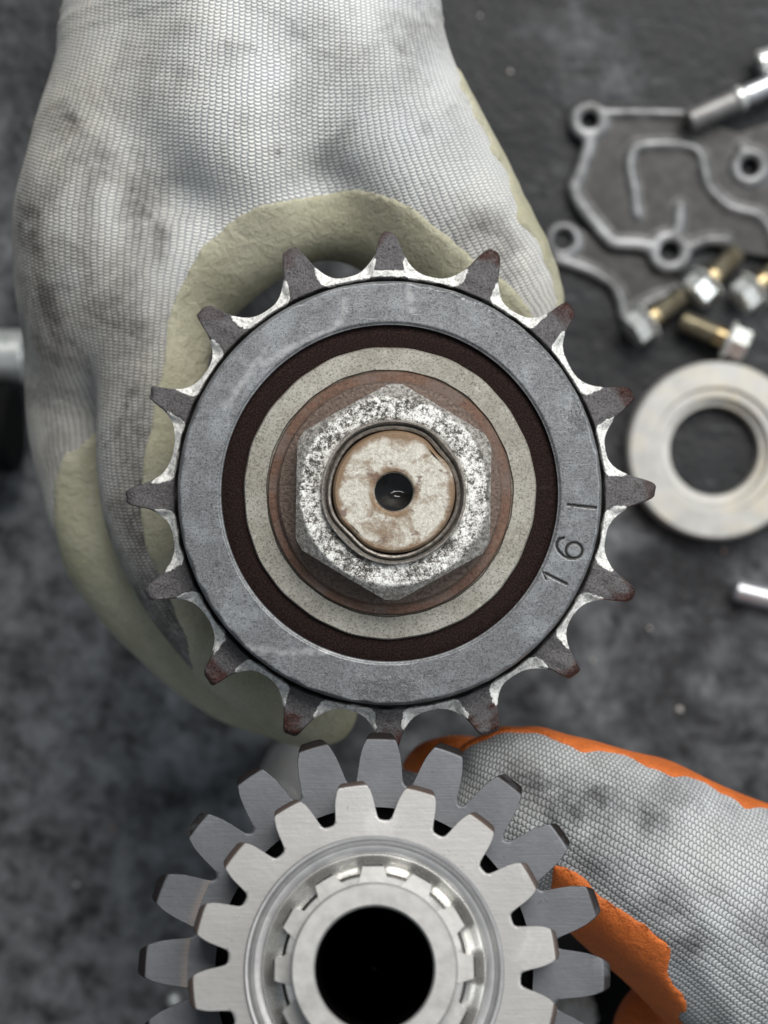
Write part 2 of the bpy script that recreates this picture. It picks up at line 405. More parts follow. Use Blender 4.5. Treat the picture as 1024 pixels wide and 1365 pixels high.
M_GRIT = NB('pale_grit').done((.40, .37, .34), .25, .2)
M_GRITB = NB('brown_grit').done((.26, .16, .12), .3, .1)

# ------------------------------------------------------------------ the mat
nx = 161; L = 480.
xs = np.linspace(-L, L, nx); X, Y = np.meshgrid(xs, xs, indexing='ij')
Z = .25 * vnoise(X * .03, Y * .03, 0, 3) + .12 * vnoise(X * .11, Y * .11, 0, 9) - .45
ii = np.arange(nx * nx).reshape(nx, nx)
F = np.stack([ii[:-1, :-1], ii[1:, :-1], ii[1:, 1:], ii[:-1, 1:]], -1).reshape(-1, 4)
o = mesh_obj('work_mat', np.stack([X, Y, Z], -1).reshape(-1, 3), F, M_MAT); o['kind'] = 'structure'
o['label'] = 'dark grey rubber work mat with dusty smears'

# ------------------------------------------------------------------ sprocket
CU, CV = 519.5, 657.5
def build_sprocket():
    cx, cy, _ = P(CU, CV, 160)
    root = thing('drive_sprocket', 'rusty sixteen tooth sprocket with grey ring and flaked hex nut', 'sprocket', (cx, cy, 0))
    s = S(157); ZT = 156.; ZB = 150.
    # outline table: tangential offset (px) -> radius (px)
    tt = np.array([0, 6, 9, 11, 12.5, 15, 19, 26, 36, 48, 60.]); rr = np.array([356, 355, 351, 345, 337, 327, 317, 308, 300.5, 296.5, 295.5])
    offs = np.array([0, 1.2, -.5, 1.0, -.8, .6, -1, .4, .8, -.6, .9, -1.1, .2, .7, -.4, .5]); N = 16
    tips = np.array([2, -2, 3, 0, -3, 2, 4, -3, 1, 0, 3, -4, 2, 5, -2, 1]); lean = RNG.uniform(-5, 5, N); wid = RNG.uniform(.88, 1.2, N)
    chop = RNG.uniform(345, 358, N); chopl = RNG.uniform(-1, 1, N)
    wid[3] = 1.22; wid[13] = 1.15
    def outline(th, k):
        t = (th - k * 2 * np.pi / N) * 305
        t = t - lean[k] * sstep(60, 0, np.abs(t)) ; t = t / (1 + (wid[k] - 1) * sstep(55, 20, np.abs(t)))
        R = np.interp(np.abs(t), tt, rr)
        # smooth the table
        for e in (1.5, 3): R = (R + np.interp(np.abs(t) + e, tt, rr) + np.interp(np.abs(np.abs(t) - e), tt, rr)) / 3
        R = R + tips[k] * sstep(300, 345, R)
        cut = chop[k] + .25 * chopl[k] * t
        R = np.where(R > cut, cut + (R - cut) * .25, R) + 1.1 * vnoise(t * .22, k * 3.1, 0, 17) * sstep(303, 320, R)
        return R, t
    m = 73; split = 303.
    rim_th, rim_R, rim_t = [], [], []
    base = np.linspace(-.5, .5, m)
    warp = base + .0  # even steps
    for k in range(N):
        th = (k + warp) * 2 * np.pi / N
        R, t = outline(th, k); rim_th.append(th[:-1]); rim_R.append(R[:-1]); rim_t.append(t[:-1])
    rim_th = np.concatenate(rim_th); rim_R = np.concatenate(rim_R); rim_t = np.concatenate(rim_t)
    def wearf(t, rp):
        lo = np.interp(rp, [284, 289, 294, 302, 312, 325], [34, 22, 16, 14.5, 13, 11]); return sstep(lo, lo + 7, t) * sstep(326, 311, rp) * sstep(285, 290, rp)
    def ztop_f(tfun, Rfun):
        def f(r, th):
            t = np.abs(tfun(th)); R = Rfun(th); rp = r / s
            w = sstep(17, 29, t)
            drop = .8 * sstep(290, 286, rp) + w * sstep(289, 300, rp) * .9 + (1 - w) * sstep(4.5, 0, R - rp) * .55 + .4 * sstep(336, 352, rp) ** 2
            return ZT - drop + .10 * vnoise(r * np.cos(th) * 1.3, r * np.sin(th) * 1.3, 0, 5) * sstep(283, 290, rp)
        return f
    rim_out = np.minimum(rim_R, split)
    V, F, ra, ta = polar(rim_th, np.full(len(rim_th), 282. * s), rim_out * s, 16, ztop_f(lambda th: np.interp(th, rim_th, rim_t), lambda th: np.interp(th, rim_th, rim_R)), ZB, True, True)
    tv = np.abs(np.interp(ta, rim_th, rim_t)); 
    wear = wearf(tv, ra / s)
    wear = np.maximum(wear, .9 * sstep(288, 294, ra / s) * sstep(300.5, 298, ra / s) * (np.abs(ta - 4 * np.pi / 8) < .11))
    mesh_obj('toothed_rim', V, F, M_TOOTH, root, sharp=50, attrs={'wear': wear, 'rust': np.zeros(len(V)), 'gap_shade': sstep(289.5, 287, ra / s + 1.0 * vnoise(V[:, 0], V[:, 1], 0, 12))})
    rustk = np.array([.7, 1, 1, 1, .8, .45, .35, .1, .1, .25, 1, 1, 1, 1, 1, .95])      # by tooth, counter-clockwise from the right
    for k in range(N):
        th = (k + np.linspace(-.5, .5, 121)) * 2 * np.pi / N
        R, t = outline(th, k); sel = R > split + .05; th = th[sel]; R = R[sel]; t = t[sel]
        V, F, ra, ta = polar(th, np.full(len(th), split * s), R * s, 22, ztop_f(lambda q: np.interp(q, th, t), lambda q: np.interp(q, th, R)), ZB)
        tv = np.abs(np.interp(ta, th, t)); rp = ra / s
        lim = 330 if rustk[k] > .8 else 338
        rust = rustk[k] * sstep(lim - 10, lim + 10, rp + 11 * vnoise(ra * np.cos(ta), ra * np.sin(ta), k, k))
        mesh_obj('tooth', V, F, M_TOOTH, root, sharp=50, attrs={'wear': wearf(tv, rp), 'rust': rust})
    # grey steel ring with stamped figures
    s2 = S(161); n = 1500; nr = 58
    th = np.linspace(0, 2 * np.pi, n, endpoint=False)
    strokes = [[(757, 673), (794, 677)], [(727, 764.5), (755, 778.5)], [(723.5, 762.5), (728, 773)],
               [(751, 717), (745.5, 719), (742, 724), (742, 729), (745, 735), (751, 741), (758, 744.5), (766, 745)],
               [(765 + 11 * math.cos(a), 734 + 10.5 * math.sin(a)) for a in np.linspace(0, 2 * math.pi, 17)]]
    depth = [1, 1, .45, 1, 1]
    scr = [[(459, 402), (457, 422), (446, 438), (420, 448), (395, 458), (365, 476), (338, 494)], [(545, 384), (550, 412)], [(352, 470), (330, 500), (300, 545)], [(325, 862), (390, 872), (450, 868)]]
    def dist_lines(px, py, lines, wts=None):
        D = np.full(px.shape, 99.)
        for i, ln in enumerate(lines):
            for a, b in zip(ln[:-1], ln[1:]):
                dx, dy = b[0] - a[0], b[1] - a[1]; q = np.clip(((px - a[0]) * dx + (py - a[1]) * dy) / (dx * dx + dy * dy), 0, 1)
                d = np.hypot(px - a[0] - q * dx, py - a[1] - q * dy)
                if wts: d = d + (1 - wts[i]) * 1.6
                D = np.minimum(D, d)
        return D
    def field(r, t):
        rp = r / s2; px = CU + rp * np.cos(t); py = CV - rp * np.sin(t)
        g = sstep(2.3, .9, dist_lines(px, py, strokes, depth))
        edge = 277 + 1.3 * vnoise(px * .09, py * .09, 0, 8) + .8 * vnoise(px * .3, py * .3, 0, 2)
        drop = .28 * g + 1.5 * sstep(edge, 286, rp) ** 1.6 + .35 * sstep(229, 226, rp)
        drop = drop - .035 * vnoise(px * .05, py * .05, 1, 4)
        return g, drop, px, py, rp
    V, F, ra, ta = polar(th, np.full(n, 225. * s2), np.full(n, 283.5 * s2), nr, lambda r, t: 161.2 - field(r, t)[1], 155.5, True, True)
    g, drop, px, py, rp = field(ra, ta)
    sd = dist_lines(px, py, scr); scratch = sstep(7.5, .5, sd + 2.0 * vnoise(px * .25, py * .25, 0, 6)) * .6
    ang = np.degrees(ta) % 360
    wet = sstep(274, 279, rp) * sstep(12, 25, ang) * sstep(84, 72, ang) * .8 + sstep(240, 255, rp) * sstep(285, 270, rp) * sstep(258, 262, ang) * sstep(282, 274, ang)
    wet = wet + .7 * sstep(246, 262, rp) * sstep(16, 18, ang) * sstep(27, 23, ang) * sstep(280, 272, rp)
    groove = np.maximum(g, .8 * sstep(282.5, 285, rp))  # outer edge darkened too, painting the shade of the gap to the rim
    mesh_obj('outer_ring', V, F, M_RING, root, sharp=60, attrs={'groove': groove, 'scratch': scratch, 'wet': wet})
    def rl(name, prof, mat, sc, **k): return lathe(name, [(r * sc, z) for r, z in prof], mat, root, **k)
    rl('rubber_ring', [(190, 152), (228, 152), (228, 159.6), (224, 160.0), (210, 160.25), (198, 160.3), (190, 160.1)], M_RUBBER, S(160), n=200,
       jitter=lambda t, r, z: .05 * math.sin(9 * t) * (z > 158))
    rl('hub_plate', [(150, 152), (195, 152), (195, 160.7), (193, 161.1), (165, 161.2), (163.5, 160.6), (150, 160.5)], M_HUB, S(161), n=220, jitter=lambda t, r, z: .07 * math.sin(7 * t + 1) + .05 * math.sin(23 * t))
    rl('rusty_washer', [(120, 158), (163, 158), (163, 161.4), (161, 161.9), (120, 161.9)], M_RUST, S(162), n=200)
    rl('spring_washer', [(100, 161.95), (150, 161.95), (150, 162.6), (147, 163.1), (100, 163.3)], M_WASHER2, S(163), n=160)
    # hex nut
    zc = 168.; sn = S(zc); ncx = 5.0 * sn; ncy = 1.0 * sn
    th = np.linspace(0, 2 * np.pi, 360, endpoint=False) + R_(.25)
    a6 = ((th + R_(30 - 89 + 30)) % (np.pi / 3)) - np.pi / 6
    Rh = np.minimum(130. / np.cos(a6), 145.0)
    def nz(r, t):
        rp = r / sn
        return zc - sstep(124, 128, rp) * .2 - np.clip(rp - 127, 0, None) * sn * .55 - .2 * sstep(100, 96.5, rp)
    V, F, ra, ta = polar(th, np.full(360, 96. * sn), Rh * sn, 26, nz, 163.2, True, True)
    nut = mesh_obj('hex_nut', V + np.array([ncx, ncy, 0]), F, M_NUT, root, sharp=32, attrs={'chamfer': sstep(124, 130, ra / sn + 2 * vnoise(ra * np.cos(ta), ra * np.sin(ta), 0, 3))})
    def dent(t, r, z):
        q = math.degrees(t) % 360
        d = lambda c, w: math.exp(-((q - c + 180) % 360 - 180) ** 2 / (2 * w * w))
        return (-.55 * d(42, 11) - .5 * d(222, 12) - .1 * math.sin(5 * t)) * (1 if r < 93 * sn else .5)
    lathe('staked_collar', [(r * sn, z) for r, z in [(83, 164), (97, 164), (97, 168.3), (95.5, 168.9), (93.5, 168.9), (91.5, 168.2), (90, 167.6), (88.5, 168.3), (86.5, 168.7), (84, 168.5), (83, 168)]], M_COLLAR, nut, n=180, sharp=40, centre=(ncx, ncy), jitter=dent)
    se = S(169)
    prof = [(26, 164), (26, 168.7), (27.5, 169.1)] + [(r, 169.15) for r in np.linspace(30, 78, 20)] + [(80.5, 168.9), (82, 168.3), (82, 164)]
    o = lathe('shaft_end', [(r * se, z) for r, z in prof], M_SEND, root, n=160, sharp=40, centre=(5.5 * se, 1.0 * se), jitter=lambda t, r, z: (-.55 * math.exp(-((math.degrees(t) - 42) / 12) ** 2) - .5 * math.exp(-((math.degrees(t) - 225) / 13) ** 2)) * (r > 74 * se),
              attrs={'edge': np.tile([0, 0, .6] + [max(sstep(68, 80, r), .8 * sstep(38, 28, r)) for r in np.linspace(30, 78, 20)] + [1, 1, 1], 160)})
    # oil at the bottom of the centre hole
    V = []; F = []
    q = 24
    for i in range(8):
        r = 26.2 * se * (1 - i / 8)
        for k in range(q):
            a = k / q * 2 * math.pi; x = r * math.cos(a); y = r * math.sin(a)
            V.append((5.5 * se + x, 1.0 * se + y, 165.4 + .7 * math.exp(-((x - .3) ** 2 / 2.2 + (y + .9) ** 2 / .5)) + .25 * math.exp(-((x + .8) ** 2 + (y - .8) ** 2) / .8)))
    V.append((5.5 * se, 1.0 * se, 165.6))
    for i in range(7):
        for k in range(q): F.append((i * q + k, i * q + (k + 1) % q, (i + 1) * q + (k + 1) % q, (i + 1) * q + k))
    for k in range(q): F.append((7 * q + k, 7 * q + (k + 1) % q, 8 * q))
    mesh_obj('oil_in_hole', V, F, M_OIL, o)
    # hidden hub drum and output shaft below, which the glove holds
    lathe('hub_drum', [(2, 70), (27, 70), (31, 73), (31, 143), (29, 149.9), (2, 149.9)], M_BLACK, root, n=96, sharp=35)
build_sprocket()

# ------------------------------------------------------------------ gear shaft, its axis leaning towards the camera
GU, GV = 499., 1291.
GZ = 178.
GC = Vector(P(GU, GV, GZ)); GAX = (Vector((0, 0, CAM_Z)) - GC).normalized()
def gear_outline(N, table, half):
    tt, rr = np.array(table).T
    def f(th, k, ph):
        t = np.abs((th - ph - k * 2 * np.pi / N)) * half
        R = np.interp(t, tt, rr)
        for e in (.8, 1.6): R = (R * 2 + np.interp(t + e, tt, rr) + np.interp(np.abs(t - e), tt, rr)) / 4
        return R
    return f
def build_gear():
    q = Vector((0, 0, 1)).rotation_difference(GAX).to_matrix().to_4x4()
    mt = Matrix.Translation(GC * .001) @ q
    root = thing('gear_shaft', 'clean steel gear shaft with two stacked gears and hollow splined end', 'gear shaft', mtx=mt)
    zc = lambda w: (GC + GAX * w).z
    def gear(nameR, N, table, half, ph, split, rin, w0, thick, mat, tipr, stainfn, hollow):
        s = S(zc(w0)); f = gear_outline(N, table, half)
        th = np.concatenate([(k + np.linspace(-.5, .5, 41)[:-1]) * 2 * np.pi / N for k in range(N)]) + ph
        kk = np.repeat(np.arange(N), 40)
        R = np.concatenate([f(th[kk == k], k, ph) for k in range(N)])
        def zf(Rf):
            def g(r, t):
                rp = r / s; return w0 - np.clip(rp - tipr, 0, None) * s * .75 - .18 * sstep(2.2, 0, Rf(t) - rp)
            return g
        V, F, ra, ta = polar(th, np.full(len(th), rin * s), np.minimum(R, split) * s, 14, zf(lambda t: np.interp(t, th, R)), w0 - thick, True, True)
        rim = mesh_obj(nameR, V, F, mat, root, sharp=40, attrs={'tip': np.zeros(len(V)), 'stain': np.zeros(len(V))})
        for k in range(N):
            t = (k + np.linspace(-.5, .5, 81)) * 2 * np.pi / N + ph; Rk = f(t, k, ph); sel = Rk > split + .05; t = t[sel]; Rk = Rk[sel]
            j = RNG.uniform(-1.2, 1.2, 2)
            V, F, ra, ta = polar(t, np.full(len(t), split * s), Rk * s, 40, zf(lambda x: np.interp(x, t, Rk)), w0 - thick)
            rp = ra / s
            tip = sstep(tipr - .8 + j[0], tipr + .8 + j[0], rp)
            mesh_obj('tooth', V, F, mat, rim, sharp=40, attrs={'tip': tip, 'stain': (1 - tip) * stainfn(k, V, rp)})
        return s
    lo_tab = [(0, 316), (12.5, 316), (15, 313.5), (19.5, 305), (24.5, 293), (28.5, 279), (31.5, 266), (34, 255), (36.5, 248.5), (41, 245), (46, 244)]
    hi_tab = [(0, 249), (13.5, 249), (16, 246.5), (20.5, 239), (25, 227), (28, 213), (30.5, 202), (34.5, 196), (45, 195)]
    gear('lower_gear', 20, lo_tab, 275., R_(88.3), 249., 212., 0., 8., M_GEAR_LO, 305.5, lambda k, V, rp: .55 * sstep(262, 250, rp) * (k in (4, 5)), True)
    gear('upper_gear', 16, hi_tab, 215., R_(97.2 - 22.5 * 4), 200., 173., 9., 7.5, M_GEAR_HI, 241.5, lambda k, V, rp: .0 * rp, False)
    # recess floor between the gears and the solid web
    L = lambda name, prof, mat, w, **k: lathe(name, [(r * S(zc(w)), z) for r, z in prof], mat, root, **k)
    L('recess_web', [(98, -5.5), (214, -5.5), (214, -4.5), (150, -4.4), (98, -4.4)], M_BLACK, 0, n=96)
    L('gear_face', [(110, 3), (174, 3), (174, 9.05), (171.5, 9.75), (168, 9.7), (165.5, 8.9), (162.5, 8.7), (160, 9.1), (152, 9.05), (150, 8.9), (150, 4), (110, 4.0)],
      M_GEAR_HI_FACE, 9, n=200, sharp=50)
    L('polished_fillet', [(110, 3.2), (149.6, 3.2), (149.6, 8.95), (147.5, 9.2), (144, 9.0), (139, 8.3), (134, 7.9), (128, 7.7), (110, 7.7)], M_GROOVE, 9, n=160, sharp=50)
    L('spline_root', [(98, 3.5), (119, 3.5), (117, 14), (98, 14)], M_GROOVE, 9, n=120)
    L('root_shade_ring', [(108, 7.3), (124, 7.3), (125, 7.75), (122, 7.95), (108, 8.0)], M_SPL_SHADE, 9, n=120)  # added ring: oil and tooth-gap shade put into its dark colour
    # splined sleeve teeth
    wz = 14.2; s = S(zc(wz)); N = 12
    for k in range(N):
        a = R_(90.6 + 30 * k); bm_v = []
        ca, sa = math.cos(a), math.sin(a)
        sec = [(108, 21), (132.5, 14.5), (136.5, 12)]
        lay = [(0, -.0), (0, 0), (1.3, 0)]
        V = []
        for (r, hw), (dz, _) in zip(sec, lay):
            for sg in (-1, 1): V.append((r, sg * hw, wz - dz - .15 * (r > 120)))
        for (r, hw) in [(137, 13.5), (108, 23)]:
            for sg in (-1, 1): V.append((r, sg * hw, 4.2))
        V = [((r * ca - t * sa) * s, (r * sa + t * ca) * s, z) for r, t, z in V]
        F = [(0, 2, 3, 1), (2, 4, 5, 3), (4, 6, 7, 5), (0, 8, 6, 4, 2), (1, 3, 5, 7, 9)]
        o = mesh_obj('spline_tooth', V, F, M_SPL, root, smooth=False); o.data.materials.append(M_SPL_SHADE)
        for fi in (1, 2, 3, 4): o.data.polygons[fi].material_index = 1  # walls and chamfer get the dark copy, shade put into the colour
    # hub end ring with dark bore
    w = 18.5; s = S(zc(w))
    lathe('hub_end', [(r * s, z) for r, z in [(79.5, 17.9), (80.8, 18.35), (82.5, 18.5), (109, 18.5), (111.5, 18.1), (112.5, 17.2), (112.5, 6), (79.5, 6)]], M_SPL, root, n=160, sharp=40)
    lathe('bore', [(r * s, z) for r, z in [(79.45, 17.0), (79.2, 15.5), (78, 10), (74, -80), (1, -80), (1, -81), (80.5, -81), (80.5, 5.9), (79.6, 5.9)]], M_BORE, root, n=96, sharp=60)
    lathe('shaft_tube', [(12, -9), (18, -9), (18, -125), (12, -125)], M_GROOVE, root, n=72, sharp=40)
n = NB('gear_face_steel'); f = n.noise(500, 5, .6, stretch=(1, 1, 1)); b = n.noise(120, 4)
M_GEAR_HI_FACE = n.done(n.mix(n.ramp(b, [(.3, 0.), (.7, 1.)]), (.34, .34, .348), (.44, .44, .44)), n.math('MULTIPLY_ADD', f, .2, .30), .7, n.bump(f, .00004, .8))
build_gear()

# ------------------------------------------------------------------ gloved hands
def hand_uv(V, F, chains, tau=5., iters=500):
    """knit coordinates: least-squares unrolling of the seen side, columns following the bones"""
    nrm = np.zeros_like(V); fn = np.cross(V[F[:, 2]] - V[F[:, 0]], V[F[:, 3]] - V[F[:, 1]])
    for k in range(4): np.add.at(nrm, F[:, k], fn)
    nrm /= np.linalg.norm(nrm, axis=1)[:, None] + 1e-9
    Ds, Ts = [], []
    for c in chains:
        D = np.full(len(V), 1e9); T = np.zeros_like(V)
        tg = np.gradient(c[:, :3], axis=0); tg /= np.linalg.norm(tg, axis=1)[:, None]
        for i in range(len(c)):
            dist = np.linalg.norm(V - c[i, :3], axis=1) - c[i, 3]
            m = dist < D; D[m] = dist[m]; T[m] = tg[i]
        Ds.append(D); Ts.append(T)
    Dm = np.min(Ds, axis=0); dirn = sum(np.exp(-(D - Dm) / tau)[:, None] * T for D, T in zip(Ds, Ts))
    E = np.concatenate([np.stack([F[:, k], F[:, (k + 1) % 4]], -1) for k in range(4)]); E.sort(axis=1); E = np.unique(E, axis=0)
    i, j = E.T; n = len(V)
    for _ in range(25):                                    # smooth the direction field over the surface
        acc = np.stack([np.bincount(i, dirn[j, q], n) + np.bincount(j, dirn[i, q], n) for q in range(3)], -1)
        dirn = dirn * .4 + acc * .15
        dirn -= (dirn * nrm).sum(1)[:, None] * nrm; dirn /= np.linalg.norm(dirn, axis=1)[:, None] + 1e-9
    across = np.cross(dirn, nrm)
    w = np.where((nrm[i, 2] > -.25) & (nrm[j, 2] > -.25), 1., 1e-3)
    dx = V[j] - V[i]; out = []
    deg = np.bincount(i, w, n) + np.bincount(j, w, n) + 1e-9
    for fld, x0 in ((across, V[:, 0]), (dirn, -V[:, 1])):
        gd = ((fld[i] + fld[j]) * .5 * dx).sum(1) * w
        rhs = np.bincount(j, gd, n) - np.bincount(i, gd, n)
        A = lambda x: (lambda t: np.bincount(j, t, n) - np.bincount(i, t, n))(w * (x[j] - x[i]))
        x = x0.copy(); r = rhs - A(x); z = r / deg; p = z.copy(); rz = r @ z
        for _k in range(iters):
            Ap = A(p); al = rz / (p @ Ap + 1e-12); x += al * p; r -= al * Ap; z = r / deg; rn = r @ z; p = z + rn / (rz + 1e-12) * p; rz = rn
        out.append(x)
    return out
def ang_interp(deg, tab):
    a, r = np.array(tab).T; return np.interp(deg, a, r)

def build_left_glove():
    A = chain([(225, -260, 108, 110), (208, -50, 114, 106), (188, 90, 118, 104), (150, 220, 121, 110), (128, 330, 121, 108), (126, 420, 117, 94), (124, 520, 110, 77), (126, 600, 107, 70)])
    A2 = chain([(225, -260, 84, 110), (190, 60, 92, 100), (140, 320, 95, 84), (135, 420, 94, 76)])
    B = chain([(335, -260, 118, 150), (335, -20, 124, 146), (325, 150, 127, 128), (330, 215, 127, 96)])
    B2 = chain([(330, -260, 90, 140), (330, 60, 95, 130), (330, 200, 100, 80)])
    C = chain([(460, -260, 112, 112), (446, -40, 118, 116), (455, 90, 122, 116)])
    T = chain([(452, 40, 120, 112), (526, 180, 125, 110), (594, 285, 126, 100), (652, 372, 124, 86), (680, 408, 122, 66)])
    Wb = chain([(195, 430, 120, 76), (250, 352, 123, 80), (335, 300, 124, 72), (440, 284, 124, 58), (540, 312, 123, 66), (610, 355, 122, 72)])
    I1 = chain([(172, 345, 122, 100), (196, 470, 124, 74), (202, 600, 125, 71), (216, 695, 125, 71), (257, 785, 125, 68), (320, 868, 124, 63), (390, 922, 123, 53), (432, 942, 122, 42)])
    M1 = chain([(138, 390, 108, 94), (118, 520, 107, 77), (128, 640, 106, 73), (162, 735, 106, 72), (232, 812, 106, 71), (306, 882, 105, 66), (372, 918, 104, 60), (418, 938, 103, 54)])
    R1 = chain([(150, 390, 86, 86), (140, 520, 87, 74), (150, 640, 88, 70), (185, 730, 88, 68), (255, 805, 88, 66), (320, 865, 87, 62), (385, 900, 86, 52)])
    L1 = chain([(160, 390, 70, 76), (160, 520, 71, 64), (175, 640, 72, 60), (212, 730, 72, 58), (275, 800, 72, 56), (335, 850, 71, 50)])
    g = Grid((-78, -52, 56), (40, 128, 152), .75)
    palm = g.full()
    for c, kk in ((A, 10.), (A2, 8.), (B, 11.), (B2, 8.), (C, 11.), (T, 9.), (Wb, 5.)):
        dc = g.full(); add_chain(g, dc, c, 1.5); palm = smin(palm, dc, kk)
    d = g.full()
    for c in (I1, M1, R1, L1): add_chain(g, d, c, .9)
    d = smin(d, palm, 4.)
    X, Y, Z = g.pts()
    # soft folds, cuff ribs
    fold = .10 * np.sin((X * .8 - Y * .45) * 1.5 + 1.5 * vnoise(X * .1, Y * .1, 0, 3)) * sstep(5, 18, X - .2 * Y) + .40 * vnoise(X * .10, Y * .10, Z * .10, 21) + .16 * vnoise(X * .32, Y * .2, Z * .3, 5)
    d = d - fold
    ycuff = P(0, 44, 128)[1] + .06 * (X + 45)
    d = d - .55 * sstep(0, 3, Y - ycuff) - .45 * np.maximum(0, np.sin((Y - ycuff) * 2 * np.pi / 3.2)) * sstep(-.5, 1., Y - ycuff)
    # ---- coated region (negative inside), in sprocket-centred polar terms
    cx, cy, _ = P(CU, CV, 140); s = S(138)
    deg = np.degrees(np.arctan2(Y - cy, X - cx)) % 360
    rax = np.hypot(X - cx, Y - cy) / (s + .0005 * (138 - Z))
    wob = 4 * vnoise(X * .35, Y * .35, Z * .2, 31)
    Rb = ang_interp(deg, [(0, 250), (40, 280), (60, 322), (72, 338), (84, 380), (92, 400), (103, 412), (115, 422), (128, 415), (140, 378), (150, 345), (165, 330), (185, 334), (200, 332), (215, 330), (222, 352), (230, 480), (300, 480), (330, 250), (360, 250)])
    Rlow = ang_interp(deg, [(0, 250), (40, 280), (90, 350), (152, 300), (160, 370), (165, 405), (171, 432), (178, 445), (185, 448), (195, 440), (203, 432), (212, 470), (225, 560), (300, 560), (330, 250), (360, 250)])
    zc = 119.5
    low = sstep(zc + 1.2, zc - 1.2, Z)
    reg = (rax - (Rb * (1 - low) + Rlow * low) - wob) * s
    # thumb: rubber wraps up its outer flank
    tx = np.interp(Y, T[::-1, 1], T[::-1, 0]); tz = np.interp(Y, T[::-1, 1], T[::-1, 2]); tr = np.interp(Y, T[::-1, 1], T[::-1, 3])
    edge = .50 + .05 * np.sin(Y * 1.0) + .10 * vnoise(X * 0, Y * .5, 0, 4)
    thumb = np.maximum(np.maximum((Z - (tz + edge * tr)), (tx - X)), Y - P(0, 95, 125)[1])
    tip = np.sqrt((X - P(700, 430, 124)[0]) ** 2 + (Y - P(700, 430, 124)[1]) ** 2) - 6.5
    reg = np.minimum(reg, thumb * np.ones_like(d))
    reg = smin(reg, np.maximum(tip, Z - 128) * np.ones_like(d), 1.5)
    coat = np.maximum(np.maximum(d - .42, reg), -(d + 1.3))
    root = thing('gloved_hand', 'white knit work glove with olive rubber palm gripping the sprocket', 'gloved hand', P(300, 200, 60))
    inv = np.array(root.location) * 1000
    V, F = surface_nets(d, g); V = smooth_mesh(V, F, 2)
    bones = [A, B, C, T, I1, M1, R1, L1]
    ku, kv = hand_uv(V, F, bones)
    pix = lambda u, v, z=135: P(u, v, z)
    dirt = np.zeros(len(V))
    for (u, v, ru, rv, w) in [(190, 280, 26, 60, .8), (140, 215, 20, 30, .7), (120, 300, 16, 90, .5), (215, 320, 14, 30, .7), (310, 95, 25, 20, .45), (420, 60, 60, 30, .35), (480, 120, 40, 40, .4),
                              (600, 190, 40, 60, .35), (545, 95, 30, 60, .4), (640, 330, 70, 60, .45), (40, 520, 40, 200, .4), (60, 380, 40, 120, .4), (95, 160, 30, 90, .45), (30, 280, 30, 60, .5), (250, 60, 30, 16, .4), (330, 180, 14, 14, .35), (560, 40, 40, 50, .45), (440, 235, 60, 30, .3), (180, 620, 60, 190, .8), (230, 830, 60, 90, .9), (150, 430, 60, 80, .4), (374, 213, 4, 4, .9)]:
        x, y, _ = pix(u, v); dirt += w * np.exp(-(((V[:, 0] - x) / (ru * .135)) ** 2 + ((V[:, 1] - y) / (rv * .135)) ** 2))
    tan = np.clip(sstep(-30, -58, V[:, 0] - .05 * V[:, 1]) + sstep(60, 0, V[:, 1]) + sstep(5, 25, V[:, 0]) * .5, 0, 1)
    mesh_obj('knit_shell', V - inv, F, M_KNIT_W, root, attrs={'tan': tan, 'ku': ku, 'kv': kv, 'dirt': np.clip(dirt, 0, 1)})
    V, F = surface_nets(coat, g); V = smooth_mesh(V, F, 3)
    mesh_obj('rubber_coating', V - inv, F, M_OLIVE, root)
build_left_glove()

